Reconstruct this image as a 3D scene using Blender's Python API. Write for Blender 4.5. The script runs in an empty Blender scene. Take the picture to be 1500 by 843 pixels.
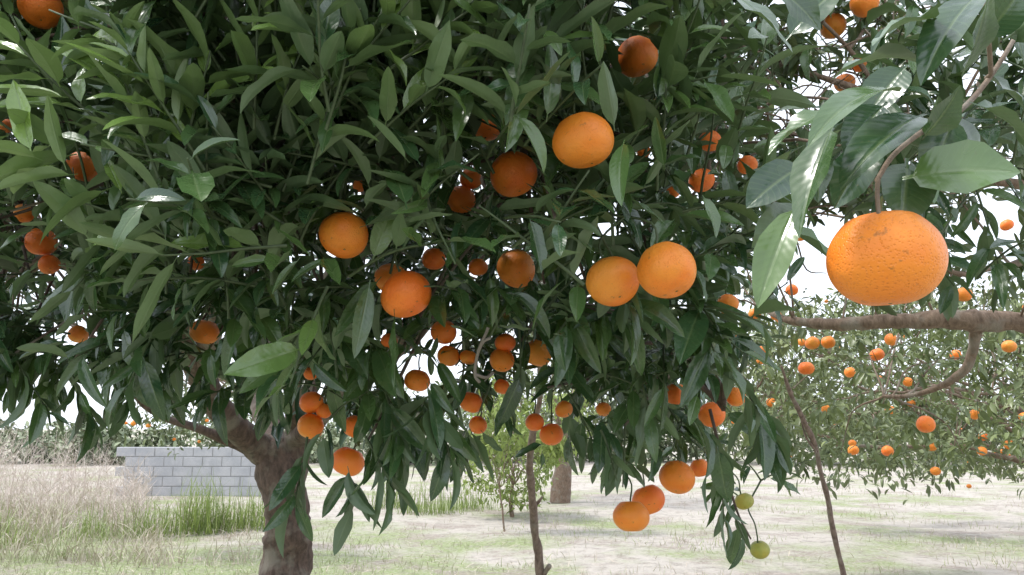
import bpy, math, random, bmesh
import numpy as np
from mathutils import Vector, noise, Matrix
random.seed(7); rng=np.random.default_rng(7)
scene=bpy.context.scene
FPX=1177.0; CAM=Vector((0,0,1.45)); TH=math.atan((625-421.5)/FPX)
FW=Vector((0,math.cos(TH),math.sin(TH))); UP=Vector((0,-math.sin(TH),math.cos(TH))); RT=Vector((1,0,0))
# unproject an image pixel at an estimated camera depth in metres -> world position
def P(u,v,d): return CAM+d*(FW+RT*((u-750)/FPX)+UP*((421.5-v)/FPX))
def U(a,b): return random.uniform(a,b)
def rv():
    while True:
        p=Vector((U(-1,1),U(-1,1),U(-1,1)))
        if 0.01<p.length<1: return p
# ---------------------------------------------------------------- materials
def newmat(name):
    m=bpy.data.materials.new(name); m.use_nodes=True
    nt=m.node_tree; nt.nodes.clear()
    return m,nt,nt.nodes,nt.links
def N(nt,t,**kw):
    n=nt.nodes.new(t)
    for k,v in kw.items(): setattr(n,k,v)
    return n
def mix(nt,f,a,b,bt='MIX'):
    n=nt.nodes.new('ShaderNodeMix'); n.data_type='RGBA'; n.blend_type=bt
    for idx,val in ((0,f),(6,a),(7,b)):
        if isinstance(val,(int,float)): n.inputs[idx].default_value=val
        elif isinstance(val,tuple): n.inputs[idx].default_value=(*val,1) if len(val)==3 else val
        else: nt.links.new(val,n.inputs[idx])
    return n.outputs[2]
def math_(nt,op,a,b=None,clamp=False):
    n=nt.nodes.new('ShaderNodeMath'); n.operation=op; n.use_clamp=clamp
    for i,val in enumerate((a,b)):
        if val is None: continue
        if isinstance(val,(int,float)): n.inputs[i].default_value=val
        else: nt.links.new(val,n.inputs[i])
    return n.outputs[0]
def rng_(nt,v,a,b,c=0.0,d=1.0):
    n=nt.nodes.new('ShaderNodeMapRange'); nt.links.new(v,n.inputs[0])
    for i,x in enumerate((a,b,c,d)): n.inputs[i+1].default_value=x
    return n.outputs[0]
def noise_(nt,co,scale,detail=3,rough=.5):
    n=nt.nodes.new('ShaderNodeTexNoise'); n.inputs['Scale'].default_value=scale
    n.inputs['Detail'].default_value=detail; n.inputs['Roughness'].default_value=rough
    if co is not None: nt.links.new(co,n.inputs['Vector'])
    return n.outputs['Fac']
def leafmat(name,d1,d2,yg,under,trans=.22,rough=.36,vein=True,spec=.5,blot=.3):
    m,nt,nn,L=newmat(name)
    a=N(nt,'ShaderNodeAttribute',attribute_name='lf'); sp=N(nt,'ShaderNodeSeparateColor'); L.new(a.outputs['Color'],sp.inputs[0])
    geo=N(nt,'ShaderNodeNewGeometry')
    s,t,r=sp.outputs[0],sp.outputs[1],sp.outputs[2]
    c=mix(nt,r,d1,d2); c=mix(nt,a.outputs['Alpha'],c,yg)
    out=N(nt,'ShaderNodeOutputMaterial'); pb=N(nt,'ShaderNodeBsdfPrincipled')
    if vein:
        nz=noise_(nt,geo.outputs['Position'],45,2)
        c=mix(nt,rng_(nt,nz,.35,.75,0,blot),c,yg)
        sptn=noise_(nt,geo.outputs['Position'],260,2)
        c=mix(nt,rng_(nt,sptn,.70,.74,0,.5),c,(.10,.09,.04))
        at=math_(nt,'ABSOLUTE',math_(nt,'SUBTRACT',t,.5))
        rib=rng_(nt,at,.015,.05,.5,0)
        c=mix(nt,rib,c,(.15,.21,.09))
        w=math_(nt,'SINE',math_(nt,'MULTIPLY',math_(nt,'SUBTRACT',s,math_(nt,'MULTIPLY',at,.28)),85))
        c=mix(nt,rng_(nt,w,.75,1,0,.2),c,(.12,.19,.08))
        bsum=math_(nt,'ADD',math_(nt,'MULTIPLY',w,.03),rng_(nt,at,0,.08,-.6,.0))
        bsum=math_(nt,'ADD',bsum,math_(nt,'MULTIPLY',nz,2.4))
        b=N(nt,'ShaderNodeBump'); b.inputs['Strength'].default_value=.4; b.inputs['Distance'].default_value=.0018
        L.new(bsum,b.inputs['Height']); L.new(b.outputs[0],pb.inputs['Normal'])
        rv_=rng_(nt,nz,.3,.7,rough-.05,rough+.1)
    else: rv_=rng_(nt,r,0,1,rough-.05,rough+.08)
    c=mix(nt,geo.outputs['Backfacing'],c,mix(nt,.6,c,under))
    L.new(c,pb.inputs['Base Color'])
    rr=math_(nt,'ADD',rv_,math_(nt,'MULTIPLY',geo.outputs['Backfacing'],.22))
    L.new(rr,pb.inputs['Roughness']); pb.inputs['Specular IOR Level'].default_value=spec
    if trans==0: L.new(pb.outputs[0],out.inputs[0]); return m
    tr=N(nt,'ShaderNodeBsdfTranslucent'); L.new(mix(nt,.5,c,yg,'MIX'),tr.inputs[0])
    ms=N(nt,'ShaderNodeMixShader'); ms.inputs[0].default_value=trans
    L.new(pb.outputs[0],ms.inputs[1]); L.new(tr.outputs[0],ms.inputs[2]); L.new(ms.outputs[0],out.inputs[0])
    return m
LA=((.012,.046,.022),(.036,.092,.036),(.19,.30,.065),(.10,.155,.075))
M_leaf=leafmat('citrus_leaf',*LA,trans=.14,rough=.23,spec=.9,blot=.12)
M_leafB=leafmat('citrus_leaf_inner',*LA,trans=0,rough=.30,spec=.65,vein=False)
M_leaf2=leafmat('citrus_leaf_far',(.034,.064,.026),(.078,.115,.04),(.23,.28,.08),(.13,.17,.075),trans=.2,vein=False,rough=.38,spec=.7)  # yellowish leaves, lightened further so the colour carries background haze and brightness
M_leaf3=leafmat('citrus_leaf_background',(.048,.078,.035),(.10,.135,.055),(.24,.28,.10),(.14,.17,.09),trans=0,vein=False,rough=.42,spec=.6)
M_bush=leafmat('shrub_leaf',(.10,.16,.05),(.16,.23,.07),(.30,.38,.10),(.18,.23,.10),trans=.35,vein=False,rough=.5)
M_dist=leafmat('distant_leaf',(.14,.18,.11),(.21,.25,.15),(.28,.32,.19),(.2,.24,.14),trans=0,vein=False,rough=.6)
M_straw=leafmat('dry_grass_blade',(.46,.39,.32),(.55,.48,.40),(.25,.33,.12),(.48,.42,.33),trans=0,vein=False,rough=.6,spec=.2)
M_weed=leafmat('dead_weed_stalk',(.54,.45,.41),(.64,.56,.51),(.38,.40,.25),(.6,.5,.45),trans=0,vein=False,rough=.7,spec=.2)
def barkmat(name,c1,c2,sc=1.0):
    m,nt,nn,L=newmat(name); out=N(nt,'ShaderNodeOutputMaterial'); pb=N(nt,'ShaderNodeBsdfPrincipled')
    geo=N(nt,'ShaderNodeNewGeometry'); mp=N(nt,'ShaderNodeMapping'); mp.inputs['Scale'].default_value=(1,1,.35)
    L.new(geo.outputs['Position'],mp.inputs[0])
    n1=noise_(nt,mp.outputs[0],60*sc,6,.65); n2=noise_(nt,geo.outputs['Position'],9*sc,4,.6)
    c=mix(nt,rng_(nt,n1,.35,.65),c1,c2); c=mix(nt,rng_(nt,n2,.50,.64,0,.6),c,(.26,.24,.20))
    L.new(c,pb.inputs['Base Color']); pb.inputs['Roughness'].default_value=.85
    b=N(nt,'ShaderNodeBump'); b.inputs['Strength'].default_value=.9; b.inputs['Distance'].default_value=.008
    L.new(n1,b.inputs['Height']); L.new(b.outputs[0],pb.inputs['Normal']); L.new(pb.outputs[0],out.inputs[0]); return m
M_bark=barkmat('bark',(.055,.037,.029),(.15,.10,.08))
M_stick=barkmat('weathered_wood',(.12,.08,.065),(.26,.19,.155))
M_limb=barkmat('pale_bark',(.12,.08,.055),(.26,.185,.135))
def simplemat(name,col,rough=.6):
    m,nt,nn,L=newmat(name); out=N(nt,'ShaderNodeOutputMaterial'); pb=N(nt,'ShaderNodeBsdfPrincipled')
    geo=N(nt,'ShaderNodeNewGeometry'); n1=noise_(nt,geo.outputs['Position'],150,3)
    L.new(mix(nt,rng_(nt,n1,.3,.7),col,tuple(x*1.7 for x in col)),pb.inputs['Base Color']); pb.inputs['Roughness'].default_value=rough
    L.new(pb.outputs[0],out.inputs[0]); return m
M_twig=simplemat('green_twig',(.045,.065,.028)); M_calyx=simplemat('calyx',(.08,.10,.03))
def peel(name,c1,c2,c3):
    m,nt,nn,L=newmat(name); out=N(nt,'ShaderNodeOutputMaterial'); pb=N(nt,'ShaderNodeBsdfPrincipled')
    tc=N(nt,'ShaderNodeTexCoord'); oi=N(nt,'ShaderNodeObjectInfo')
    ad=N(nt,'ShaderNodeVectorMath',operation='ADD'); L.new(tc.outputs['Object'],ad.inputs[0])
    cx=N(nt,'ShaderNodeCombineXYZ'); L.new(math_(nt,'MULTIPLY',oi.outputs['Random'],37.),cx.inputs[0]); L.new(cx.outputs[0],ad.inputs[1])
    co=ad.outputs[0]
    n1=noise_(nt,co,28,3); n2=noise_(nt,co,110,4,.6); n3=noise_(nt,co,18,2)
    c=mix(nt,rng_(nt,n1,.35,.7),c1,c2); c=mix(nt,math_(nt,'MULTIPLY',rng_(nt,n3,.42,.7),rng_(nt,oi.outputs['Random'],0,1,.25,.85)),c,c3)
    c=mix(nt,rng_(nt,n2,.65,.71,0,.55),c,(.25,.11,.03))
    vo=N(nt,'ShaderNodeTexVoronoi'); vo.inputs['Scale'].default_value=520; L.new(co,vo.inputs['Vector'])
    c=mix(nt,rng_(nt,vo.outputs['Distance'],0,.35,.28,0),c,tuple(x*.6 for x in c1))
    L.new(c,pb.inputs['Base Color'])
    h=math_(nt,'ADD',rng_(nt,vo.outputs['Distance'],0,.45,-1.,0),math_(nt,'MULTIPLY',n2,1.4))
    h=math_(nt,'ADD',h,math_(nt,'MULTIPLY',n1,6.))
    b=N(nt,'ShaderNodeBump'); b.inputs['Strength'].default_value=.5; b.inputs['Distance'].default_value=.0011
    L.new(h,b.inputs['Height']); L.new(b.outputs[0],pb.inputs['Normal'])
    pb.inputs['Roughness'].default_value=.43; pb.inputs['Specular IOR Level'].default_value=.5
    L.new(pb.outputs[0],out.inputs[0]); return m
M_peel=peel('mandarin_peel',(.88,.215,.018),(.88,.265,.024),(.88,.37,.055))
M_peelR=peel('mandarin_peel_deep',(.90,.165,.018),(.90,.215,.022),(.90,.29,.035))
M_peelG=peel('unripe_peel',(.42,.34,.05),(.30,.33,.06),(.20,.26,.06))
# ---------------------------------------------------------------- mesh builders
def link(ob,parent=None):
    scene.collection.objects.link(ob)
    if parent: ob.parent=parent
    return ob
def empty(name,loc=(0,0,0)):
    e=bpy.data.objects.new(name,None); e.location=loc; e.empty_display_size=.2; scene.collection.objects.link(e)
    bpy.context.view_layer.update(); return e
def raw_mesh(name,verts,quads,col=None,smooth=True):
    me=bpy.data.meshes.new(name); nv=len(verts); nq=len(quads); k=quads.shape[1]
    me.vertices.add(nv); me.vertices.foreach_set('co',np.asarray(verts,dtype=np.float32).ravel())
    me.loops.add(nq*k); me.loops.foreach_set('vertex_index',np.asarray(quads,dtype=np.int32).ravel())
    me.polygons.add(nq); me.polygons.foreach_set('loop_start',np.arange(nq,dtype=np.int32)*k)
    try: me.polygons.foreach_set('loop_total',np.full(nq,k,dtype=np.int32))
    except Exception: pass
    me.update(calc_edges=True)
    me.polygons.foreach_set('use_smooth',np.full(nq,smooth,dtype=bool))
    if col is not None:
        at=me.attributes.new('lf','FLOAT_COLOR','POINT'); at.data.foreach_set('color',np.asarray(col,dtype=np.float32).ravel())
    return me
SH=np.array([0,.06,.1,.17,.28,.42,.56,.7,.82,.92,1.]); THh=np.array([-1,-.5,0,.5,1.])
SL=np.array([0,.12,.35,.65,.88,1.]); TL=np.array([-1,0,1.])
def leaf_arrays(Lv,hi,blade=False):
    S,T=(SH,THh) if hi else (SL,TL)
    A=np.array([[*l[0],*l[1],*l[2],*l[3:]] for l in Lv],dtype=np.float64); n=len(A)
    base,d,nm=A[:,0:3],A[:,3:6],A[:,6:9]; L,hw,cu,fo,rn,yo=[A[:,i] for i in range(9,15)]
    d=d/np.linalg.norm(d,axis=1,keepdims=True); nm=nm-d*(nm*d).sum(1,keepdims=True); nm/=np.linalg.norm(nm,axis=1,keepdims=True)+1e-9
    b=np.cross(nm,d)
    if blade: prof=(1-S)**.6*.9+.1*(S<1)
    else:
        x=np.clip((S-.1)/.9,0,1); prof=x**.62*(1-x)**.85; prof=prof/prof.max(); prof=np.maximum(prof,np.where(S<.11,.07,.012))
    th=cu[:,None]*S[None,:]**1.2
    ds=np.diff(S,prepend=0)
    cx=np.cumsum(np.cos(th)*ds,axis=1)*L[:,None]; cz=-np.cumsum(np.sin(th)*ds,axis=1)*L[:,None]
    w=hw[:,None]*prof[None,:]
    ph=rng.uniform(0,6.28,n); wav=rng.uniform(.0,.28,n); tw=rng.normal(0,.4,n)
    cen=base[:,None,:]+cx[...,None]*d[:,None,:]+cz[...,None]*nm[:,None,:]
    ns=np.cos(th)[...,None]*nm[:,None,:]+np.sin(th)[...,None]*d[:,None,:]
    ang=tw[:,None]*S[None,:]
    bb=np.cos(ang)[...,None]*b[:,None,:]+np.sin(ang)[...,None]*ns; ns2=-np.sin(ang)[...,None]*b[:,None,:]+np.cos(ang)[...,None]*ns
    lat=(w[...,None]*T[None,None,:])*np.cos(fo)[:,None,None]
    wv=np.sin(S[None,:,None]*13+ph[:,None,None]+(T[None,None,:]>0)*1.7)*(T**2)[None,None,:]*w[...,None]*wav[:,None,None]
    hgt=(w[...,None]*(np.abs(T)**.85)[None,None,:])*np.sin(fo)[:,None,None]+wv
    V=cen[:,:,None,:]+lat[...,None]*bb[:,:,None,:]+hgt[...,None]*ns2[:,:,None,:]
    nS,nT=len(S),len(T); V=V.reshape(-1,3)
    i,j=np.meshgrid(np.arange(nS-1),np.arange(nT-1),indexing='ij'); q=np.stack([i*nT+j,(i+1)*nT+j,(i+1)*nT+j+1,i*nT+j+1],-1).reshape(-1,4)
    Q=(q[None]+(np.arange(n)*nS*nT)[:,None,None]).reshape(-1,4)
    C=np.zeros((n,nS,nT,4)); C[...,0]=S[None,:,None]; C[...,1]=(T[None,None,:]+1)/2; C[...,2]=rn[:,None,None]; C[...,3]=yo[:,None,None]
    return V,Q,C.reshape(-1,4)
def leaf_object(name,hiL,loL,mat,parent=None,blade=False):
    parts=[]
    if hiL: parts.append(leaf_arrays(hiL,True,blade))
    if loL: parts.append(leaf_arrays(loL,False,blade))
    off=0;Vs=[];Qs=[];Cs=[]
    for v,q,c in parts: Vs.append(v);Qs.append(q+off);Cs.append(c);off+=len(v)
    me=raw_mesh(name,np.concatenate(Vs),np.concatenate(Qs),np.concatenate(Cs)); me.materials.append(mat)
    return link(bpy.data.objects.new(name,me),parent)
class Tubes:
    def __init__(s): s.v=[];s.q=[]
    def add(s,pts,rad,sides=6,rough=0.):
        pts=[Vector(p) for p in pts]; n=len(pts)
        t=(pts[1]-pts[0]).normalized(); a=t.orthogonal().normalized(); off=len(s.v)
        for i in range(n):
            t2=((pts[min(i+1,n-1)]-pts[max(i-1,0)])).normalized()
            a=(a-t2*a.dot(t2)).normalized(); b=t2.cross(a)
            r=rad[i] if hasattr(rad,'__len__') else rad
            for k in range(sides):
                an=k*2*math.pi/sides; dv=a*math.cos(an)+b*math.sin(an); rr=r
                if rough: rr*=1+rough*noise.noise((pts[i]+dv*r)*14)+rough*.7*noise.noise((pts[i]+dv*r)*34)
                s.v.append(pts[i]+dv*rr)
        for i in range(n-1):
            for k in range(sides):
                k2=(k+1)%sides; s.q.append((off+i*sides+k,off+i*sides+k2,off+(i+1)*sides+k2,off+(i+1)*sides+k))
        c=len(s.v); s.v.append(pts[-1]+t2*(rad[-1] if hasattr(rad,'__len__') else rad)*.5)
        for k in range(sides): s.q.append((off+(n-1)*sides+k,off+(n-1)*sides+(k+1)%sides,c,c))
    def obj(s,name,mat,parent=None):
        me=bpy.data.meshes.new(name); me.from_pydata([tuple(v) for v in s.v],[],[q if q[2]!=q[3] else q[:3] for q in s.q]); me.update()
        me.polygons.foreach_set('use_smooth',np.full(len(me.polygons),True)); me.materials.append(mat)
        return link(bpy.data.objects.new(name,me),parent)
def smooth(pts,rads,k=6,wob=0.):
    P4=[Vector(p) for p in pts]; P4=[P4[0]*2-P4[1]]+P4+[P4[-1]*2-P4[-2]]; R=list(rads); o=[];r=[]
    for i in range(1,len(P4)-2):
        a,b,c,d=P4[i-1:i+3]
        for j in range(k):
            t=j/k; o.append(.5*((2*b)+(c-a)*t+(2*a-5*b+4*c-d)*t*t+(3*b-a-3*c+d)*t**3)); r.append(R[i-1]*(1-t)+R[i]*t)
    o.append(P4[-2]); r.append(R[-1])
    if wob:
        for i,p in enumerate(o):
            if i: o[i]=p+noise.noise_vector(p*5)*wob
    return o,r
# ---------------------------------------------------------------- fruit
ALLFRUIT=[]; STEMS=[]
def fruit_mesh(name,mat,seed,seg=40,rings=26,sq=None):
    rs=random.Random(seed); V=[];F=[];fl=sq or rs.uniform(.79,.90); ph=rs.uniform(0,6)
    for i in range(rings+1):
        a=math.pi*i/rings; sa,ca=math.sin(a),math.cos(a)
        for k in range(seg):
            b=2*math.pi*k/seg
            r=abs(sa)**.90*(1+.022*math.cos(9*b+ph)*max(0,ca)**1.5+.03*math.sin(2*b+ph)+.022*math.sin(3*b+ph*2))
            z=ca*fl-(.10*math.exp(-(a/.22)**2))+(.07*math.exp(-((math.pi-a)/.2)**2))
            if ca>0: z+=.05*math.exp(-((a-.5)/.25)**2)
            z+=.04*math.sin(b+ph)*sa
            V.append((r*math.cos(b),r*math.sin(b),z))
    for i in range(rings):
        for k in range(seg): F.append((i*seg+k,(i+1)*seg+k,(i+1)*seg+(k+1)%seg,i*seg+(k+1)%seg))
    nb=len(F)
    off=len(V); zt=fl-.085
    for k in range(10):
        b=2*math.pi*k/10; rr=.13 if k%2==0 else .075; V.append((rr*math.cos(b),rr*math.sin(b),zt+.01))
    for k in range(10):
        b=2*math.pi*k/10; V.append((.05*math.cos(b),.05*math.sin(b),zt+.06))
    for k in range(10): F.append((off+k,off+(k+1)%10,off+10+(k+1)%10,off+10+k))
    o2=len(V)
    for j in range(4):
        z=zt+.05+j*.12; x=.03*j*j*.3
        for k in range(6):
            b=2*math.pi*k/6; V.append((x+.035*math.cos(b),.035*math.sin(b),z))
    for j in range(3):
        for k in range(6): F.append((o2+j*6+k,o2+j*6+(k+1)%6,o2+(j+1)*6+(k+1)%6,o2+(j+1)*6+k))
    o3=len(V)
    for rr,zz in ((.045,-fl+.058),(.02,-fl+.045)):
        for k in range(8):
            b=2*math.pi*k/8; V.append((rr*math.cos(b),rr*math.sin(b),zz))
    for k in range(8): F.append((o3+k,o3+8+k,o3+8+(k+1)%8,o3+(k+1)%8))
    S=.0325
    me=bpy.data.meshes.new(name); me.from_pydata([(x*S,y*S,z*S) for x,y,z in V],[],F); me.update()
    me.materials.append(mat); me.materials.append(M_calyx)
    mi=np.zeros(len(F),dtype=np.int32); mi[nb:]=1; me.polygons.foreach_set('material_index',mi)
    me.polygons.foreach_set('use_smooth',np.full(len(F),True)); return me
FM={'o':[fruit_mesh('mandarin_mesh',M_peel,i) for i in range(4)],'r':[fruit_mesh('mandarin_mesh_deep',M_peelR,10+i) for i in range(3)],'g':[fruit_mesh('mandarin_mesh_unripe',M_peelG,20+i) for i in range(2)],
    'B':[fruit_mesh('mandarin_mesh_large',M_peel,33,72,48,.87)]}
def fruit(u,v,w,kind='o',tilt=None,dmax=1.6,name='mandarin_orange',d=None,prune=None,stem=True):
    if d is None: d=min(76.5/w,dmax)
    r=w*d/FPX/2*1.03; c=P(u,v,d)
    ob=bpy.data.objects.new(name,random.choice(FM[kind])); ob.location=c; s=r/.0325; ob.scale=(s*U(.96,1.03),s*U(.96,1.03),s*U(.95,1.04))
    if tilt is None: tilt=(U(-.55,.1),U(-.4,.4))
    ob.rotation_euler=(tilt[0],tilt[1],U(-.3,.3)) ; scene.collection.objects.link(ob)
    if prune is None: prune=U(.75,.95) if w>=50 else U(.6,.9)
    ALLFRUIT.append((np.array(c),r,prune))
    if stem:
        up=ob.rotation_euler.to_matrix()@Vector((0,0,1)); STEMS.append((c+up*r*.95,up,w))
    return ob
MAIN=[(855,207,88,'o'),(504,345,74,'o'),(595,432,73,'r'),(574,410,52,'o'),(898,413,80,'o'),(977,397,86,'o'),(756,394,56,'o'),
(675,293,44,'r'),(752,256,70,'r'),(712,185,45,'r'),(690,262,32,'r'),(933,84,62,'r'),(1028,265,36,'r'),(985,278,26,'r'),(300,487,42,'o'),
(122,245,46,'r'),(35,313,28,'o'),(60,355,44,'r'),(72,388,30,'r'),(611,558,38,'o'),(455,625,40,'o'),(456,590,34,'r'),(474,602,24,'r'),
(520,626,36,'r'),(510,677,46,'r'),(650,487,38,'r'),(657,522,32,'o'),(686,524,26,'o'),(735,528,36,'o'),(740,503,30,'r'),(788,518,42,'o'),
(735,567,24,'r'),(690,590,34,'r'),(700,623,28,'r'),(783,619,28,'r'),(808,637,34,'r'),(826,600,26,'o'),(884,600,22,'o'),
(925,757,54,'o'),(950,733,46,'r'),(992,700,52,'o'),(1090,735,28,'g'),(1113,806,28,'g'),(1043,608,38,'r'),(990,578,36,'r'),(1078,582,28,'o'),
(1066,446,32,'o'),(1025,686,28,'r'),(60,12,60,'r'),(635,380,36,'r'),(700,392,28,'r'),(287,385,24,'r'),(115,490,28,'o'),(943,222,20,'r'),(527,272,20,'r'),(1003,70,20,'r'),(1095,242,28,'r'),(1040,207,32,'r'),(10,185,20,'r'),(570,500,24,'r'),(455,548,20,'r')]
for f in MAIN: fruit(*f)
fruit(1297,381,154,'B',tilt=(.10,-.05),stem=False,prune=1.)
for f in [(1220,38,36,'o'),(1266,5,40,'o'),(1237,122,30,'o'),(1392,188,34,'g'),(1258,95,24,'o')]: fruit(*f,dmax=2.2)
for u,v,w in [(1115,515,18),(1137,462,18),(1105,460,18),(1181,540,22),(1190,503,20),(1213,502,20),(1285,520,20),(1245,546,16),(1305,498,18),(1356,622,26),(1250,660,16),(1300,661,16),(1365,655,14),(1430,607,18),(1478,508,20),(1412,432,22),(1172,345,18),(1075,492,18),(1095,612,16),(1475,330,18),(1330,560,14),(1210,600,14),(1130,590,14),(1440,640,13),(1400,520,15),(1160,425,18)]:
    fruit(u,v,w,random.choice('oor'),dmax=9,prune=.45,stem=False)
FC=np.array([f[0] for f in ALLFRUIT]); FR=np.array([f[1]*f[2] for f in ALLFRUIT]); CA=np.array(CAM)
FD=FC-CA; FL=np.linalg.norm(FD,axis=1); FD/=FL[:,None]
FM_=np.array([.009 if f[2]>.72 else (.006 if f[2]>.5 else .003) for f in ALLFRUIT])
def hides(pts,mar=1.):
    for p in pts:
        q=np.array(p)-CA; t=FD@q; per=np.linalg.norm(q[None]-t[:,None]*FD,axis=1)
        if np.any((t>FL*.3)&(t<FL+.02)&(per<(FR*t/FL)*min(mar,1)+FM_*mar)): return True
    return False
# ---------------------------------------------------------------- twigs
class Tree:
    def __init__(s): s.hi=[];s.lo=[];s.tw=Tubes();s.br=Tubes()
Z=Vector((0,0,1))
def twig(T,p0,dr,length,nl,droop=.3,size=.09,young=0.,hi=True,grav=.5,rad=.0022,ratio=.145,prune=True,tube=True,spread=.8,mar=1.):
    p=Vector(p0); d=dr.normalized(); pts=[p.copy()]; k=6
    for i in range(k):
        d=(d+Vector((0,0,-grav*.16))+rv()*.10).normalized(); p=p+d*(length/k); pts.append(p.copy())
    if tube and not (prune and hides(pts[1::2],mar)): T.tw.add(pts,[rad*(1-.5*i/k) for i in range(k+1)],5 if hi else 3)
    ang=U(0,6.28); out=T.hi if hi else T.lo
    for i in range(nl):
        f=.15+.85*(i+.6)/nl; f=min(f,.999); x=f*k; a=int(x); t=x-a; b=pts[a].lerp(pts[a+1],t); tan=(pts[a+1]-pts[a]).normalized()
        ang+=2.4+U(-.3,.3); o=tan.orthogonal().normalized(); o2=tan.cross(o); ra=o*math.cos(ang)+o2*math.sin(ang)
        ld=(tan*U(.35,.9)+ra*spread+Vector((0,0,-droop*U(.2,1.4)))+rv()*.2).normalized()
        nm=tan*.5+Z*U(.5,1.1)+rv()*.5
        L=size*U(.58,1.2)*(1 if f<.9 else .8)
        mid=b+ld*L*.5; tip=b+ld*L*.92+Vector((0,0,-L*.12)); q=b+ld*L*.25
        if prune and hides((mid,tip,q,b+ld*L*.7),mar): continue
        out.append((b,ld,nm,L,L*ratio*U(.8,1.28),U(-.2,.9),U(.1,.8),random.random(),min(1,max(0,young+U(-.15,.2)))))
def clump(T,c,r,ntw,nl,outward,droop,size,young,hi,grav=.5,prune=True):
    for _ in range(ntw):
        o=rv()*r; dr=(outward*.55+rv()*.8+Z*.25).normalized()
        twig(T,c+o-dr*.06,dr,U(.10,.2),nl+random.randint(-2,2),droop,size,young+U(-.1,.15),hi,grav,prune=prune,tube=hi or random.random()<.5)
# ---------------------------------------------------------------- MAIN TREE
main=empty('mandarin_tree',(-.84,3.0,0))
mt=Tree()
BU=[-150,0,60,160,200,240,400,455,560,620,700,740,800,870,900,1000,1060,1120]
BV=[520,535,555,570,545,525,530,610,620,600,600,555,570,580,630,630,590,550]
def shell(u,v):
    return .98+.32*min(1,max(0,(220-u)/250))+.28*min(1,max(0,(v-330)/220))+.06*max(0,(u-950)/150)
limbs=[]
def limb(T,pts,r,sides=14,rough=.12,k=7,wob=.01):
    o,rr=smooth(pts,r,k,wob); T.br.add(o,rr,sides,rough); limbs.append(o); return o
base=Vector((-.86,3.02,0))
limb(mt,[base,Vector((-.87,3.0,.5)),P(418,840,3.0),P(424,760,3.0),P(412,690,3.0),P(395,650,3.0)],[.13,.097,.092,.08,.084,.055],20,.2,10)
limb(mt,[P(420,735,3.0),P(405,680,3.0),P(372,650,2.95),P(330,610,2.8),P(296,550,2.6),P(250,450,2.3),P(180,300,2.0)],[.065,.06,.05,.045,.04,.032,.02],16,.18,10)
limb(mt,[P(385,675,3.0),P(355,655,2.95),P(300,630,2.9),P(240,614,2.9),P(200,580,2.8),P(160,500,2.6)],[.022,.022,.016,.012,.010,.006],10)
limb(mt,[P(420,730,3.0),P(432,680,3.02),P(436,630,3.0),P(440,560,2.8),P(470,450,2.4),P(540,330,1.9),P(600,200,1.6)],[.062,.058,.05,.045,.036,.028,.015],16,.16,10)
limb(mt,[P(400,660,3.0),P(392,620,3.2),P(380,560,3.4),P(400,400,3.5),P(420,200,3.4)],[.05,.05,.045,.035,.02])
limb(mt,[P(436,640,3.0),P(520,560,2.5),P(620,470,2.0),P(700,330,1.6),P(730,265,1.45),P(800,180,1.3)],[.045,.035,.026,.016,.010,.006],10)
limb(mt,[P(620,470,2.0),P(760,440,1.8),P(900,460,1.6),P(1000,520,1.5),P(1060,600,1.45)],[.020,.014,.010,.007,.004],8)
limb(mt,[P(700,330,1.6),P(800,300,1.6),P(920,260,1.6),P(1040,230,1.7)],[.012,.010,.007,.004],8)
limb(mt,[P(296,550,2.6),P(330,400,2.1),P(400,250,1.6),P(430,150,1.3)],[.035,.025,.016,.008],8)
limb(mt,[P(250,450,2.3),P(120,400,2.0),P(40,330,1.8)],[.022,.016,.008],8)
limb(mt,[P(436,640,3.0),P(470,540,3.0),P(600,420,3.1),P(700,300,3.2)],[.04,.032,.02,.01],8)
LP=[p for l in limbs for p in l[8:]]
def connect(T,c,r0=.005,prob=1.):
    if random.random()>prob: return
    q=min(LP,key=lambda p:(p-c).length+U(0,.1)); 
    if (q-c).length>1.5: return
    m=q.lerp(c,.5)+rv()*.06+Z*.04
    o,rr=smooth([q,m,c],[r0*1.4,r0,r0*.5],5,.01)
    if hides(o[2:]): return
    T.br.add(o,rr,5)
def crown_layer(off,sp,ntw,nl,size,hi,bot=0,young=0.,keep=1.):
    v=-70.
    while v<650:
        u=-150.
        while u<1130:
            uu=u+U(-.45,.45)*sp; vv=v+U(-.45,.45)*sp; u+=sp
            bl=np.interp(uu,BU,BV)-bot
            if off>.5 and 150<uu<440: bl=min(bl,505)
            if off>.5 and uu<150: bl=min(bl,480)
            rl=np.interp(vv,[0,200,400,560,640],[1040,1060,1060,1100,1080])
            if vv<bl-15 and uu<rl and random.random()<keep:
                d=shell(uu,vv)+off+U(-.08,.12)+.08*math.sin(uu*.021+vv*.017)
                c=P(uu,vv,d); low=min(1,max(0,(vv-250)/300))
                outw=Vector(((uu-600)/900,-.8,.7-low*.95)).normalized()
                ygv=young+.65*max(.05,1-vv/430)*(noise.noise(c*5)+.22)
                clump(mt,c,.06+off*.03,ntw,nl,outw,.08+.7*low,size*U(.9,1.1),max(0,ygv),hi,.1+low*.9)
                connect(mt,c,.004,.7)
        v+=sp
crown_layer(0,80,4,9,.085,True,0,.02,1)
crown_layer(.25,90,4,10,.082,True,10,.0,1)
crown_layer(.6,100,5,9,.088,False,25,0,1)
crown_layer(1.1,118,5,9,.10,False,35,0,.95)
crown_layer(1.9,140,6,9,.12,False,45,0,.9)
crown_layer(2.7,175,5,9,.13,False,55,0,.8)
for _ in range(34):
    c=Vector((U(-2.6,.8),U(2.2,4.6),U(2.5,3.0))); 
    clump(mt,c,.16,4,8,Vector((0,-.2,1)),.2,.1,.1,False,prune=True)
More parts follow.
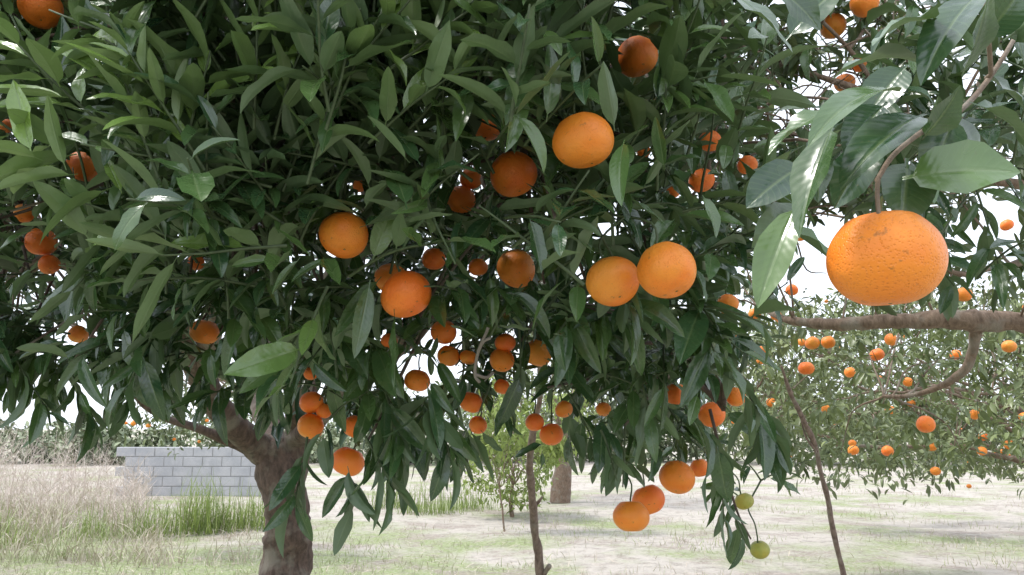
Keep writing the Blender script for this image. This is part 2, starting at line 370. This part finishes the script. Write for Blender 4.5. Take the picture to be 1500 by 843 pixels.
for u,v,d,dx,dz,n,L,yg in [(232,262,.88,-.25,1,11,.15,.8),(215,300,.88,-1,.35,10,.14,.85),(372,190,.90,.1,1,10,.16,.75),(402,205,.92,.3,1,9,.14,.75),(470,140,.88,.6,.5,11,.16,.85),(560,110,.88,.8,.4,10,.15,.75),
  (640,90,.9,.2,1,9,.16,.5),(330,170,.9,-.7,.4,10,.14,.7),(540,210,.88,.5,.3,9,.13,.65),(150,240,.92,-.9,.3,9,.14,.8),(420,360,.9,-.6,-.1,9,.13,.6),(250,350,.9,-.9,-.2,9,.14,.6),(440,60,.92,-.4,.7,9,.15,.65),(90,140,1.05,-.4,.5,9,.15,.5),(850,60,.93,.3,.9,9,.15,.4),(700,140,.93,.3,.5,9,.14,.3),(1000,310,1.0,.9,.1,9,.14,.4),(880,150,.97,.6,.3,7,.12,.3),(330,90,.95,-.5,.6,9,.15,.5),(480,420,.95,-.2,-.8,8,.13,.4),(620,270,.92,.2,-.6,8,.12,.3),(180,210,.95,-.6,.5,9,.15,.7),(300,250,.88,-.3,.6,10,.14,.8),
  (270,230,.9,.3,1,9,.12,.7),(500,170,.9,-.2,.8,9,.13,.75),(600,190,.92,.6,.5,8,.12,.5),(450,270,.9,.2,.7,9,.12,.5),(780,60,.95,-.3,.9,9,.14,.35),(960,160,1.0,.4,.6,8,.13,.3),(60,220,1.1,-.5,.4,9,.15,.4),(400,90,.92,.2,1,9,.14,.7)]:
    twig(mt,P(u,v,d),Vector((dx,-.3,dz)),L,n,.0,.088,yg,True,.05,spread=.6,ratio=.135)
for (u0,v0,u1,v1,d,n) in [(20,520,70,605,1.35,9),(100,540,145,625,1.35,9),(505,610,512,745,1.2,12),(535,640,590,710,1.2,8),(640,590,655,670,1.2,9),(690,590,680,660,1.25,8),(800,570,800,640,1.3,7),
   (450,640,445,740,1.25,10),(915,620,918,715,1.3,9),(990,640,985,715,1.3,9),(1050,650,1075,760,1.3,9),(860,560,900,640,1.3,8),(1095,560,1120,640,1.3,8),(1000,600,1060,660,1.25,9),(1070,745,1095,790,1.3,6),
   (560,560,590,640,1.2,9),(940,560,960,640,1.2,10),(1050,520,1110,590,1.2,10),(230,510,240,570,1.5,9),(170,530,190,590,1.5,8),(480,560,470,640,1.25,9),(620,540,640,610,1.15,9),(880,630,915,700,1.25,7),(1020,640,1040,700,1.3,9),(600,610,600,640,1.3,6),(720,560,700,610,1.3,7),(0,490,10,550,1.4,8),(400,540,395,600,1.5,7),(300,520,290,560,1.6,7),(760,480,765,560,1.3,8),(1120,600,1125,650,1.35,7)]:
    a,b=P(u0,v0,d),P(u1,v1,d-.02); twig(mt,a,(b-a),(b-a).length,n,.75,.086,0,True,.3,spread=.6)
    connect(mt,a,.004)
# fruiting twigs: every fruit hangs from its own leafy shoot
def fruit_stem(T,p,up,w):
    top=p+up*.012+Z*.02; out=Vector((U(-1,1),U(.2,1),U(.3,.9))).normalized(); q=top+out*.07; q2=q+Vector((U(-.06,.06),U(.03,.1),.05))
    T.tw.add(*smooth([p-up*.004,top,q,q2],[.0016,.0015,.0018,.0022],4,.003),5)
    for k in range(3):
        twig(T,q2 if k else q,Vector((U(-1,1),U(-.9,.2),U(.0,.8))),U(.05,.09),5,.5,.072,U(0,.2),True,.5,mar=.5)
for s in STEMS:
    if s[0].x<.62: fruit_stem(mt,*s)
mt.br.add(*smooth([P(1040,600,1.35),P(1060,680,1.3),P(1080,750,1.3),P(1100,790,1.3)],[.003,.0025,.002,.0015],5),5)
for pl in ([(715,480),(700,515),(695,548),(702,560)],[(695,548),(712,553),(722,546)],[(700,515),(708,500),(718,495)]):
    mt.br.add(*smooth([P(u,v,1.02) for u,v in pl],[.0022]*len(pl),4,.002),5)
leaf_object('foliage',mt.hi,None,M_leaf,main); leaf_object('inner_foliage',None,mt.lo,M_leafB,main); mt.tw.obj('twigs',M_twig,main); mt.br.obj('trunk_and_limbs',M_bark,main)
# ---------------------------------------------------------------- RIGHT TREE (near bough + limbs)
right=empty('mandarin_tree',(2.6,2.9,0)); rt=Tree(); limbs.clear()
limb(rt,[Vector((2.6,2.9,0)),Vector((2.58,2.9,.6)),Vector((2.5,2.9,1.3)),P(1640,480,2.9)],[.13,.1,.09,.075],16)
limb(rt,[P(1700,500,2.9),P(1560,482,2.9),P(1480,470,2.9),P(1430,472,2.9),P(1330,470,2.95),P(1230,476,3.05),P(1160,470,3.2),P(1110,450,3.4)],[.055,.045,.034,.038,.030,.026,.016,.009],12,.3,9,.02)
limb(rt,[P(1440,470,2.9),P(1425,520,2.95),P(1405,550,3.0),P(1365,572,3.1),P(1290,580,3.3)],[.02,.018,.016,.012,.006],8,.3,7,.02)
limb(rt,[P(1640,480,2.9),P(1700,300,2.2),P(1720,60,1.5),P(1640,-60,.95),P(1510,10,.68)],[.06,.03,.010,.004,.0016],10)
limb(rt,[P(1510,10,.68),P(1445,115,.60),P(1400,165,.55),P(1350,192,.53),P(1310,225,.51),P(1286,262,.495)],[.0016,.0019,.0022,.0021,.0018,.0015],8,wob=.004)
limb(rt,[P(1445,115,.60),P(1440,50,.58),P(1425,-40,.6)],[.0018,.0017,.0014],8)
limb(rt,[P(1680,300,2.2),P(1450,250,2.1),P(1300,160,2.0),P(1150,90,2.0),P(1060,60,2.1)],[.022,.013,.009,.006,.004],8,.2,9,.03)
limb(rt,[P(1680,300,2.2),P(1480,380,2.2),P(1400,400,2.1),P(1330,330,2.2)],[.018,.010,.007,.004],8,.2,9,.03)
limb(rt,[P(1150,90,2.0),P(1090,150,2.0),P(1050,220,1.95)],[.006,.004,.002],6)
limb(rt,[P(1300,160,2.0),P(1230,60,2.0),P(1140,-30,2.0)],[.007,.005,.003],6)
rt.br.add(*smooth([P(1286,262,.495),P(1285,285,.487),P(1287,312,.483),P(1289,326,.483)],[.0015,.0014,.0014,.0018],5),6)
LP=[p for l in limbs[1:3]+limbs[6:] for p in l]
for _ in range(110):
    u,v=U(1030,1330),U(20,320); a=P(u,v,U(1.8,2.6)); b=a+Vector((U(-.3,.3),U(-.2,.2),U(-.25,.25))); 
    rt.br.add(*smooth([a,a.lerp(b,.3)+rv()*.05,a.lerp(b,.7)+rv()*.05,b],[.003,.0025,.002,.001],4,.004),4)
GAPS=[(1190,120,54),(1185,385,62),(1095,30,26),(1500,95,24),(1100,360,32),(1240,180,34),(1240,330,28),(1150,300,26),(1380,345,24)]
def region(T,u0,u1,v0,v1,d0,d1,sp,ntw,nl,size,young,hi,keep=1.,pr=True,avoid=None,con=.6):
    v=v0
    while v<v1:
        u=u0
        while u<u1:
            uu=u+U(-.5,.5)*sp; vv=v+U(-.5,.5)*sp; u+=sp
            if avoid and avoid[0]<vv<avoid[1] and uu>1170: continue
            if random.random()<keep and not any((uu-a)**2+(vv-b)**2<r*r for a,b,r in GAPS):
                c=P(uu,vv,U(d0,d1)); clump(T,c,.08,ntw,nl,Vector((-.3,-.6,0)),.4,size,young,hi,.4,prune=pr)
                connect(T,c,.0035,con)
        v+=sp
region(rt,1310,1580,10,350,1.15,1.6,72,3,9,.088,.0,True,.9)
region(rt,1030,1290,-60,260,1.7,2.3,60,3,9,.085,.02,True,.85)
region(rt,1050,1580,-60,390,1.9,2.8,70,4,9,.09,.02,False,.88,avoid=(405,520))
region(rt,1050,1300,150,440,2.9,3.5,60,3,9,.08,.08,False,.8)
region(rt,1080,1600,400,690,3.2,4.4,50,3,10,.074,.3,False,.9,con=.25)
region(rt,1080,1600,480,690,3.4,4.8,54,3,10,.074,.4,False,.9,con=.2)
for s in STEMS:
    if s[0].x>=.62: fruit_stem(rt,*s)
def hand(T,a,b,hw,nrm=(-.15,-.7,.7),curl=.5,fold=.25,young=.0):
    A,Bp=P(*a),P(*b); ch=Bp-A; n=Vector(nrm); n=(n-ch.normalized()*n.dot(ch.normalized())).normalized()
    dr=(ch.normalized()*math.cos(curl*.45)+n*math.sin(curl*.45))
    T.hi.append((A,dr,n,ch.length*1.06,hw*1.12,curl,fold,random.random()*.6,young))
for a,b,hw,nr,cu,fo,yg in [
 ((1222,180,.50),(1172,338,.47),.0125,(-.6,-.8,.2),.5,.35,.15),((1168,296,.52),(1112,442,.50),.0115,(-.5,-.8,.3),.35,.3,.45),
 ((1330,138,.50),(1185,200,.45),.011,(-.1,-.4,.9),.9,.3,.2),((1356,168,.51),(1235,268,.48),.0155,(-.3,-.8,.5),.8,.3,.0),
 ((1322,262,.50),(1487,250,.47),.0205,(.1,-.9,.35),.5,.2,.35),((1328,232,.51),(1322,322,.50),.0165,(-.1,-1,.1),.4,.2,.05),
 ((1058,-18,.58),(1158,70,.56),.0145,(.4,-.8,.4),.4,.15,.05),((1378,28,.53),(1282,60,.50),.012,(0,-.3,.9),.6,.2,.25),
 ((1440,-12,.55),(1352,112,.50),.014,(-.5,-.7,.4),.6,.3,.0),((1408,112,.53),(1448,-10,.50),.013,(.3,-.8,.2),.3,.3,.0),
 ((1352,96,.53),(1222,108,.5),.012,(0,-.4,.9),.8,.3,.05),((1222,158,.52),(1128,222,.52),.011,(-.2,-.6,.8),.5,.3,.2),
 ((1180,240,.7),(1098,300,.68),.018,(-.2,-.9,.3),.5,.2,.0),((1180,300,.7),(1105,358,.68),.015,(-.2,-.9,.3),.5,.2,.15),
 ((1420,150,.55),(1512,215,.55),.014,(.2,-.7,.6),.6,.3,.0),((1470,60,.6),(1540,0,.56),.014,(.2,-.9,.2),.4,.3,.0),
 ((1400,168,.54),(1360,268,.54),.013,(-.4,-.9,.1),.4,.3,.0),((1300,150,.55),(1240,222,.55),.013,(-.4,-.8,.3),.5,.3,.0),
 ((1440,60,.57),(1500,-20,.55),.013,(.2,-.8,.4),.4,.3,.0),((1390,10,.58),(1330,-40,.58),.014,(0,-.8,.5),.4,.3,.05),
 ((1350,205,.53),(1405,130,.51),.011,(.3,-.8,.3),.5,.3,.0),((1440,110,.62),(1500,160,.6),.015,(.3,-.8,.4),.4,.2,.0),
 ((1150,60,.7),(1230,-20,.7),.015,(0,-.8,.5),.4,.2,.0),((1120,-30,.65),(1200,40,.65),.013,(.2,-.9,.3),.4,.2,.05),((1212,205,.52),(1198,292,.51),.010,(-.8,-.5,.1),.4,.4,.05),
 ((1330,95,.6),(1270,170,.6),.015,(-.3,-.8,.4),.5,.3,.0),((1290,200,.56),(1225,300,.56),.014,(-.5,-.8,.2),.5,.3,.0),((1370,170,.56),(1440,240,.58),.014,(.2,-.8,.5),.6,.3,.0),((1460,0,.6),(1500,90,.6),.014,(.3,-.8,.2),.5,.3,.0)]:
    hand(rt,a,b,hw,nr,cu,fo,yg)
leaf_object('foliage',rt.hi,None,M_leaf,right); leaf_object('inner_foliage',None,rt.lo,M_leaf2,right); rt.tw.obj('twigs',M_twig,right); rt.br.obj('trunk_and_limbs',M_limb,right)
# ---------------------------------------------------------------- background trees
def bg_tree(name,base,trunk_h,trunk_r,cc,cr,nclump,nper,L,young,mat,fruits=0,barkm=M_limb,cl=.22,fr=.033,nb=9):
    e=empty(name,base); base=Vector(base); cc=Vector(cc); T=Tubes(); F=[]
    top=Vector((base.x+U(-.1,.1),base.y,trunk_h))
    o,r=smooth([base,base.lerp(top,.5)+Vector((U(-.05,.05),0,0)),top],[trunk_r*1.3,trunk_r,trunk_r*.8],6,.01); T.add(o,r,10,.15)
    B=[]
    for k in range(nb):
        p=rv().normalized()*.8; p.z=abs(p.z)*.8-.1; c=cc+Vector((p.x*cr[0],p.y*cr[1],p.z*cr[2]))
        s=U(.12,.22)*(c-top).length
        o,r=smooth([top,top.lerp(c,.3)+rv()*s*.5+Z*.1,top.lerp(c,.65)+rv()*s*.7+Z*.1,c],[trunk_r*.4,trunk_r*.25,trunk_r*.15,.005],6,.05); T.add(o,r,6); B+=o[6:]
    for i in range(nclump):
        p=rv(); p=p.normalized()*(p.length**.4); c=cc+Vector((p.x*cr[0],p.y*cr[1],p.z*cr[2]))
        if i%2==0:
            q=min(B,key=lambda x:(x-c).length); o,r=smooth([q,q.lerp(c,.5)+rv()*.1,c],[.008,.005,.003],4,.02); T.add(o,r,4)
        n2=int(nper*U(.3,1.5)); cl2=cl*U(.6,1.4)
        for j in range(n2):
            q=c+rv()*cl2; d=rv().normalized()+Vector((0,0,-.35)); 
            F.append((q,d,rv()*.6+Z,L*U(.7,1.2),L*.17,U(.1,.9),.3,random.random(),min(1,max(0,young+U(-.3,.3)))))
    leaf_object('crown',None,F,mat,e); T.obj('trunk_and_limbs',barkm,e)
    if fruits:
        bm=bmesh.new()
        for i in range(fruits):
            p=rv().normalized(); c=cc+Vector((p.x*cr[0],-abs(p.y)*cr[1],p.z*cr[2]))*1.0
            c=c+rv()*.15
            bmesh.ops.create_icosphere(bm,subdivisions=2,radius=fr*U(.6,1.1),matrix=Matrix.Translation(c)@Matrix.Diagonal((1,1,.85,1)))
        m2=bpy.data.meshes.new('fruit'); bm.to_mesh(m2); bm.free(); m2.materials.append(M_peel)
        m2.polygons.foreach_set('use_smooth',np.full(len(m2.polygons),True)); link(bpy.data.objects.new('fruit',m2),e)
    for ch in e.children: ch.matrix_parent_inverse=e.matrix_world.inverted()
    return e
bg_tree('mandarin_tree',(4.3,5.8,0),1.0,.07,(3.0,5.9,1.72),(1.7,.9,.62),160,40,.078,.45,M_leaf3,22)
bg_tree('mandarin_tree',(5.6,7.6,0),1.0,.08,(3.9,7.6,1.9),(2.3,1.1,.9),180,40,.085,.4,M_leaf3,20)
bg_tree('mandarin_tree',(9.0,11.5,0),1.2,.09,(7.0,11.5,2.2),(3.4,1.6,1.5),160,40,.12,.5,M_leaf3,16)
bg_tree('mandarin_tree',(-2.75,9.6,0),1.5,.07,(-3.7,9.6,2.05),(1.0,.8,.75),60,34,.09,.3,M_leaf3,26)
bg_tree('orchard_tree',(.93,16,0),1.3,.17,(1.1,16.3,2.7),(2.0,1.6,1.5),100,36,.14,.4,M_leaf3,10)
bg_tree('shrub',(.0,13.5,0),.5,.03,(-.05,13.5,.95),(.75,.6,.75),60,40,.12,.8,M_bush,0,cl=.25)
bg_tree('shrub',(-.1,11.5,0),.6,.012,(.2,11.5,1.6),(.9,.5,.55),45,36,.12,.9,M_bush,0,cl=.2)
F=[]; x=-34.
while x<40:
    h=U(2.4,3.6) if x>-3 else U(1.0,1.8); y=U(30,36); rx=U(1.4,2.4)
    for i in range(50):
        p=rv(); p=p.normalized()*(p.length**.4); c=Vector((x+p.x*rx,y+p.y*1.6,h*.5+p.z*h*.52))
        for j in range(18):
            q=c+rv()*.45; F.append((q,rv(),rv()*.6+Z,U(.2,.4),.07,.4,.3,random.random(),random.random()*.6))
    x+=rx*.9
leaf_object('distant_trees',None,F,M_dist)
# ---------------------------------------------------------------- props / stakes
def stake(paths):
    T=Tubes()
    for pts,r,s in paths: T.add(*smooth(pts,r,8,.015),s,.35)
    return T
st=stake([([Vector((.14,3.42,0)),P(790,980,3.4),P(788,843,3.3),P(784,770,3.2),P(777,700,3.1),P(778,640,3.0),P(790,560,2.9),P(785,480,2.8)],[.022,.02,.018,.0165,.015,.013,.011,.009],9),
          ([P(788,848,3.3),P(796,836,3.28),P(803,826,3.25)],[.012,.010,.009],7),([P(783,742,3.18),P(790,735,3.17),P(794,730,3.17)],[.008,.007,.005],6)])
st.obj('wooden_prop_pole',M_stick)
st=stake([([Vector((1.58,3.5,0)),P(1262,960,3.4),P(1235,843,3.4),P(1212,730,3.3),P(1188,640,3.2),P(1160,580,3.1),P(1143,535,3.05)],[.015,.014,.0125,.0115,.010,.008,.006],8),([P(1195,665,3.22),P(1180,640,3.2),P(1172,600,3.2)],[.006,.004,.003],5)])
st.obj('wooden_prop_pole',M_stick)
# ---------------------------------------------------------------- block wall
wall=empty('concrete_block_wall',(-7,17.5,0))
m,nt,nn,L=newmat('concrete_block'); out=N(nt,'ShaderNodeOutputMaterial'); pb=N(nt,'ShaderNodeBsdfPrincipled'); geo=N(nt,'ShaderNodeNewGeometry')
a=noise_(nt,geo.outputs['Position'],3,5,.6); b=noise_(nt,geo.outputs['Position'],60,3)
c=mix(nt,rng_(nt,a,.35,.65),(.38,.39,.42),(.50,.50,.52)); c=mix(nt,rng_(nt,b,.4,.6,0,.25),c,(.30,.30,.30)); L.new(c,pb.inputs['Base Color']); pb.inputs['Roughness'].default_value=.9; L.new(pb.outputs[0],out.inputs[0]); M_block=m
bm=bmesh.new()
for row in range(5):
    for k in range(8):
        x=-8.2+k*.41+(row%2)*.205
        bmesh.ops.create_cube(bm,size=1,matrix=Matrix.Translation((x,17.5+U(-.004,.004),.1+row*.205))@Matrix.Diagonal((.395,.19,.19,1)))
bmesh.ops.bevel(bm,geom=bm.edges[:],offset=.008,segments=1,affect='EDGES')
me=bpy.data.meshes.new('blocks'); bm.to_mesh(me); bm.free(); me.materials.append(M_block); link(bpy.data.objects.new('blocks',me),wall)
bm=bmesh.new(); bmesh.ops.create_cube(bm,size=1,matrix=Matrix.Translation((-6.66,17.5,.5))@Matrix.Diagonal((3.1,.165,1.0,1))); me=bpy.data.meshes.new('mortar'); bm.to_mesh(me); bm.free(); me.materials.append(simplemat('mortar',(.22,.22,.22),.9)); link(bpy.data.objects.new('mortar',me),wall)
# ---------------------------------------------------------------- ground
n=161; a=np.linspace(-1,1,n); ax=400*np.sign(a)*np.abs(a)**3.2
X,Y=np.meshgrid(ax,ax+10,indexing='ij'); Zg=np.zeros_like(X)
for i in range(n):
    for j in range(n):
        if abs(X[i,j])<60 and abs(Y[i,j])<70: Zg[i,j]=.05*noise.noise(Vector((X[i,j]*.5,Y[i,j]*.5,0)))
V=np.stack([X,Y,Zg],-1).reshape(-1,3); i,j=np.meshgrid(np.arange(n-1),np.arange(n-1),indexing='ij')
Q=np.stack([i*n+j,(i+1)*n+j,(i+1)*n+j+1,i*n+j+1],-1).reshape(-1,4)
me=raw_mesh('ground',V,Q)
m,nt,nn,L=newmat('dry_grass_ground'); out=N(nt,'ShaderNodeOutputMaterial'); pb=N(nt,'ShaderNodeBsdfPrincipled'); geo=N(nt,'ShaderNodeNewGeometry'); po=geo.outputs['Position']
n1=noise_(nt,po,.45,5,.6); n2=noise_(nt,po,1.1,6,.7); n3=noise_(nt,po,25,5,.7); n4=noise_(nt,po,6,5,.65)
sx=N(nt,'ShaderNodeSeparateXYZ'); L.new(po,sx.inputs[0])
near=math_(nt,'MULTIPLY',rng_(nt,sx.outputs[1],9,13,.2,0),rng_(nt,sx.outputs[0],-2,1,1,.1))
c=mix(nt,rng_(nt,math_(nt,'ADD',n1,near),.48,.62),(.50,.455,.41),(.25,.31,.12)); c=mix(nt,rng_(nt,n2,.51,.60,0,.8),c,(.31,.25,.22)); c=mix(nt,rng_(nt,n4,.48,.66,0,.6),c,(.21,.18,.15)); c=mix(nt,rng_(nt,n3,.42,.7,0,.6),c,(.62,.57,.50))
L.new(c,pb.inputs['Base Color']); pb.inputs['Roughness'].default_value=.95; bp=N(nt,'ShaderNodeBump'); bp.inputs['Strength'].default_value=.9; bp.inputs['Distance'].default_value=.05; L.new(n3,bp.inputs['Height']); L.new(bp.outputs[0],pb.inputs['Normal']); L.new(pb.outputs[0],out.inputs[0])
me.materials.append(m); link(bpy.data.objects.new('ground',me))
F=[]
for k in range(32000):
    y=6.3+19*(random.random()**1.6); x=U(-.72,.72)*y
    g=noise.noise(Vector((x*.6,y*.6,3)))+.5*noise.noise(Vector((x*2,y*2,8)))+(.3 if (x<-.5 and y<11) else -.08)
    if g<-.05 and random.random()<.85: continue
    straw=random.random()<(.25 if g>.1 else .65)
    if straw: F.append(((x,y,U(.005,.04)),Vector((U(-1,1),U(-1,1),U(0,.25))),Vector((0,0,1)),U(.06,.16),.004,U(0,.5),.2,random.random(),0.))
    else: F.append(((x,y,0),Vector((U(-.5,.5),U(-.5,.5),1)),rv(),U(.04,.13),.004,U(.2,1.3),.2,random.random(),U(.5,1) if g>0 else U(0,.6)))
leaf_object('grass',None,F,M_straw,blade=True)
F=[]
for k in range(200):
    y=U(8.8,15); x=-U(.30,.80)*y; 
    if x>-.42*y and random.random()<.6: continue
    hmax=(.65 if x<-.5*y else .4)*U(.4,1.3)
    gr=random.random()<.45
    for j in range(30):
        F.append(((x+U(-.25,.25),y+U(-.22,.22),0),Vector((U(-.5,.5),U(-.4,.4),1)),rv(),hmax*U(.35,1.1),U(.003,.007),U(.2,1.8),.2,random.random(),U(.4,.9) if gr else U(0,.15)))
leaf_object('tall_dry_grass',None,F,M_straw,blade=True)
F=[]
for k in range(620):
    y=U(11,17); x=-U(.44,.85)*y; cl_=.5+.9*max(0,noise.noise(Vector((x*.9,y*.4,1)))+.35); h=U(.5,1.9)*cl_*(1.0 if x<-.50*y else .6); d=Vector((U(-.3,.3),U(-.2,.2),1)).normalized(); b=Vector((x,y,0))
    F.append((b,d,rv(),h,.005,U(0,.8),.2,random.random(),0.))
    for j in range(13):
        f=U(.25,.95); F.append((b+d*h*f,Vector((U(-1,1),U(-1,1),U(.3,1.2))),rv(),U(.12,.38),.003,U(0,1),.2,random.random(),U(0,.3)))
leaf_object('dead_weeds',None,F,M_weed,blade=True)
F=[]
for cx,cy,h,nb in [(-4.3,11.6,.75,360),(-3.7,11.9,.6,280),(-6.3,10.2,.5,160),(-5.6,10.9,.4,120),(-4.9,11.2,.5,200),(-1.4,14,.6,160),(-.8,14.6,.5,140),(-2.2,15,.6,160)]:
    for j in range(nb):
        an=U(0,6.28); rr=random.gauss(0,.28); F.append(((cx+rr,cy+U(-.3,.3),0),Vector((math.cos(an)*.9,math.sin(an)*.9,1)),Vector((-math.cos(an),-math.sin(an),.2))*-1,h*U(.3,1.5)*max(.4,1-abs(rr)),.006,U(.8,2.6),.2,random.random(),U(.2,1)))
leaf_object('grass_tussocks',None,F,M_bush,blade=True)
bpy.context.view_layer.update()
for e in (main,right,wall):
    for ch in e.children: ch.matrix_parent_inverse=e.matrix_world.inverted()
# ---------------------------------------------------------------- light: bright hazy sky, veiled high sun
EL=math.radians(60); AZ=math.radians(-88)
w=bpy.data.worlds.new('World'); scene.world=w; w.use_nodes=True; nt=w.node_tree; nt.nodes.clear()
sky=nt.nodes.new('ShaderNodeTexSky'); sky.sky_type='NISHITA'; sky.sun_disc=False; sky.sun_elevation=EL; sky.sun_rotation=AZ; sky.dust_density=3; sky.air_density=1.; sky.ozone_density=1
cl=mix(nt,.78,sky.outputs[0],(12.0,12.8,14.0))   # thin bright cloud veil
bg=nt.nodes.new('ShaderNodeBackground'); bg.inputs[1].default_value=.15; ow=nt.nodes.new('ShaderNodeOutputWorld')
nt.links.new(cl,bg.inputs[0]); nt.links.new(bg.outputs[0],ow.inputs[0])
sd=bpy.data.lights.new('sun','SUN'); sd.energy=3.4; sd.angle=math.radians(10); sd.color=(1,.97,.92)
so=bpy.data.objects.new('sun',sd); scene.collection.objects.link(so)
sv=Vector((math.sin(AZ)*math.cos(EL),math.cos(AZ)*math.cos(EL),math.sin(EL))); so.rotation_euler=sv.to_track_quat('Z','Y').to_euler(); so.location=(0,0,8)
scene.view_settings.view_transform='Standard'; scene.view_settings.look='None'; scene.view_settings.exposure=0
cd=bpy.data.cameras.new('camera'); cd.lens=36*FPX/1500; cd.clip_end=2000; cd.clip_start=.02
co=bpy.data.objects.new('camera',cd); scene.collection.objects.link(co); co.location=CAM; co.rotation_euler=(math.pi/2+TH,0,0); scene.camera=co
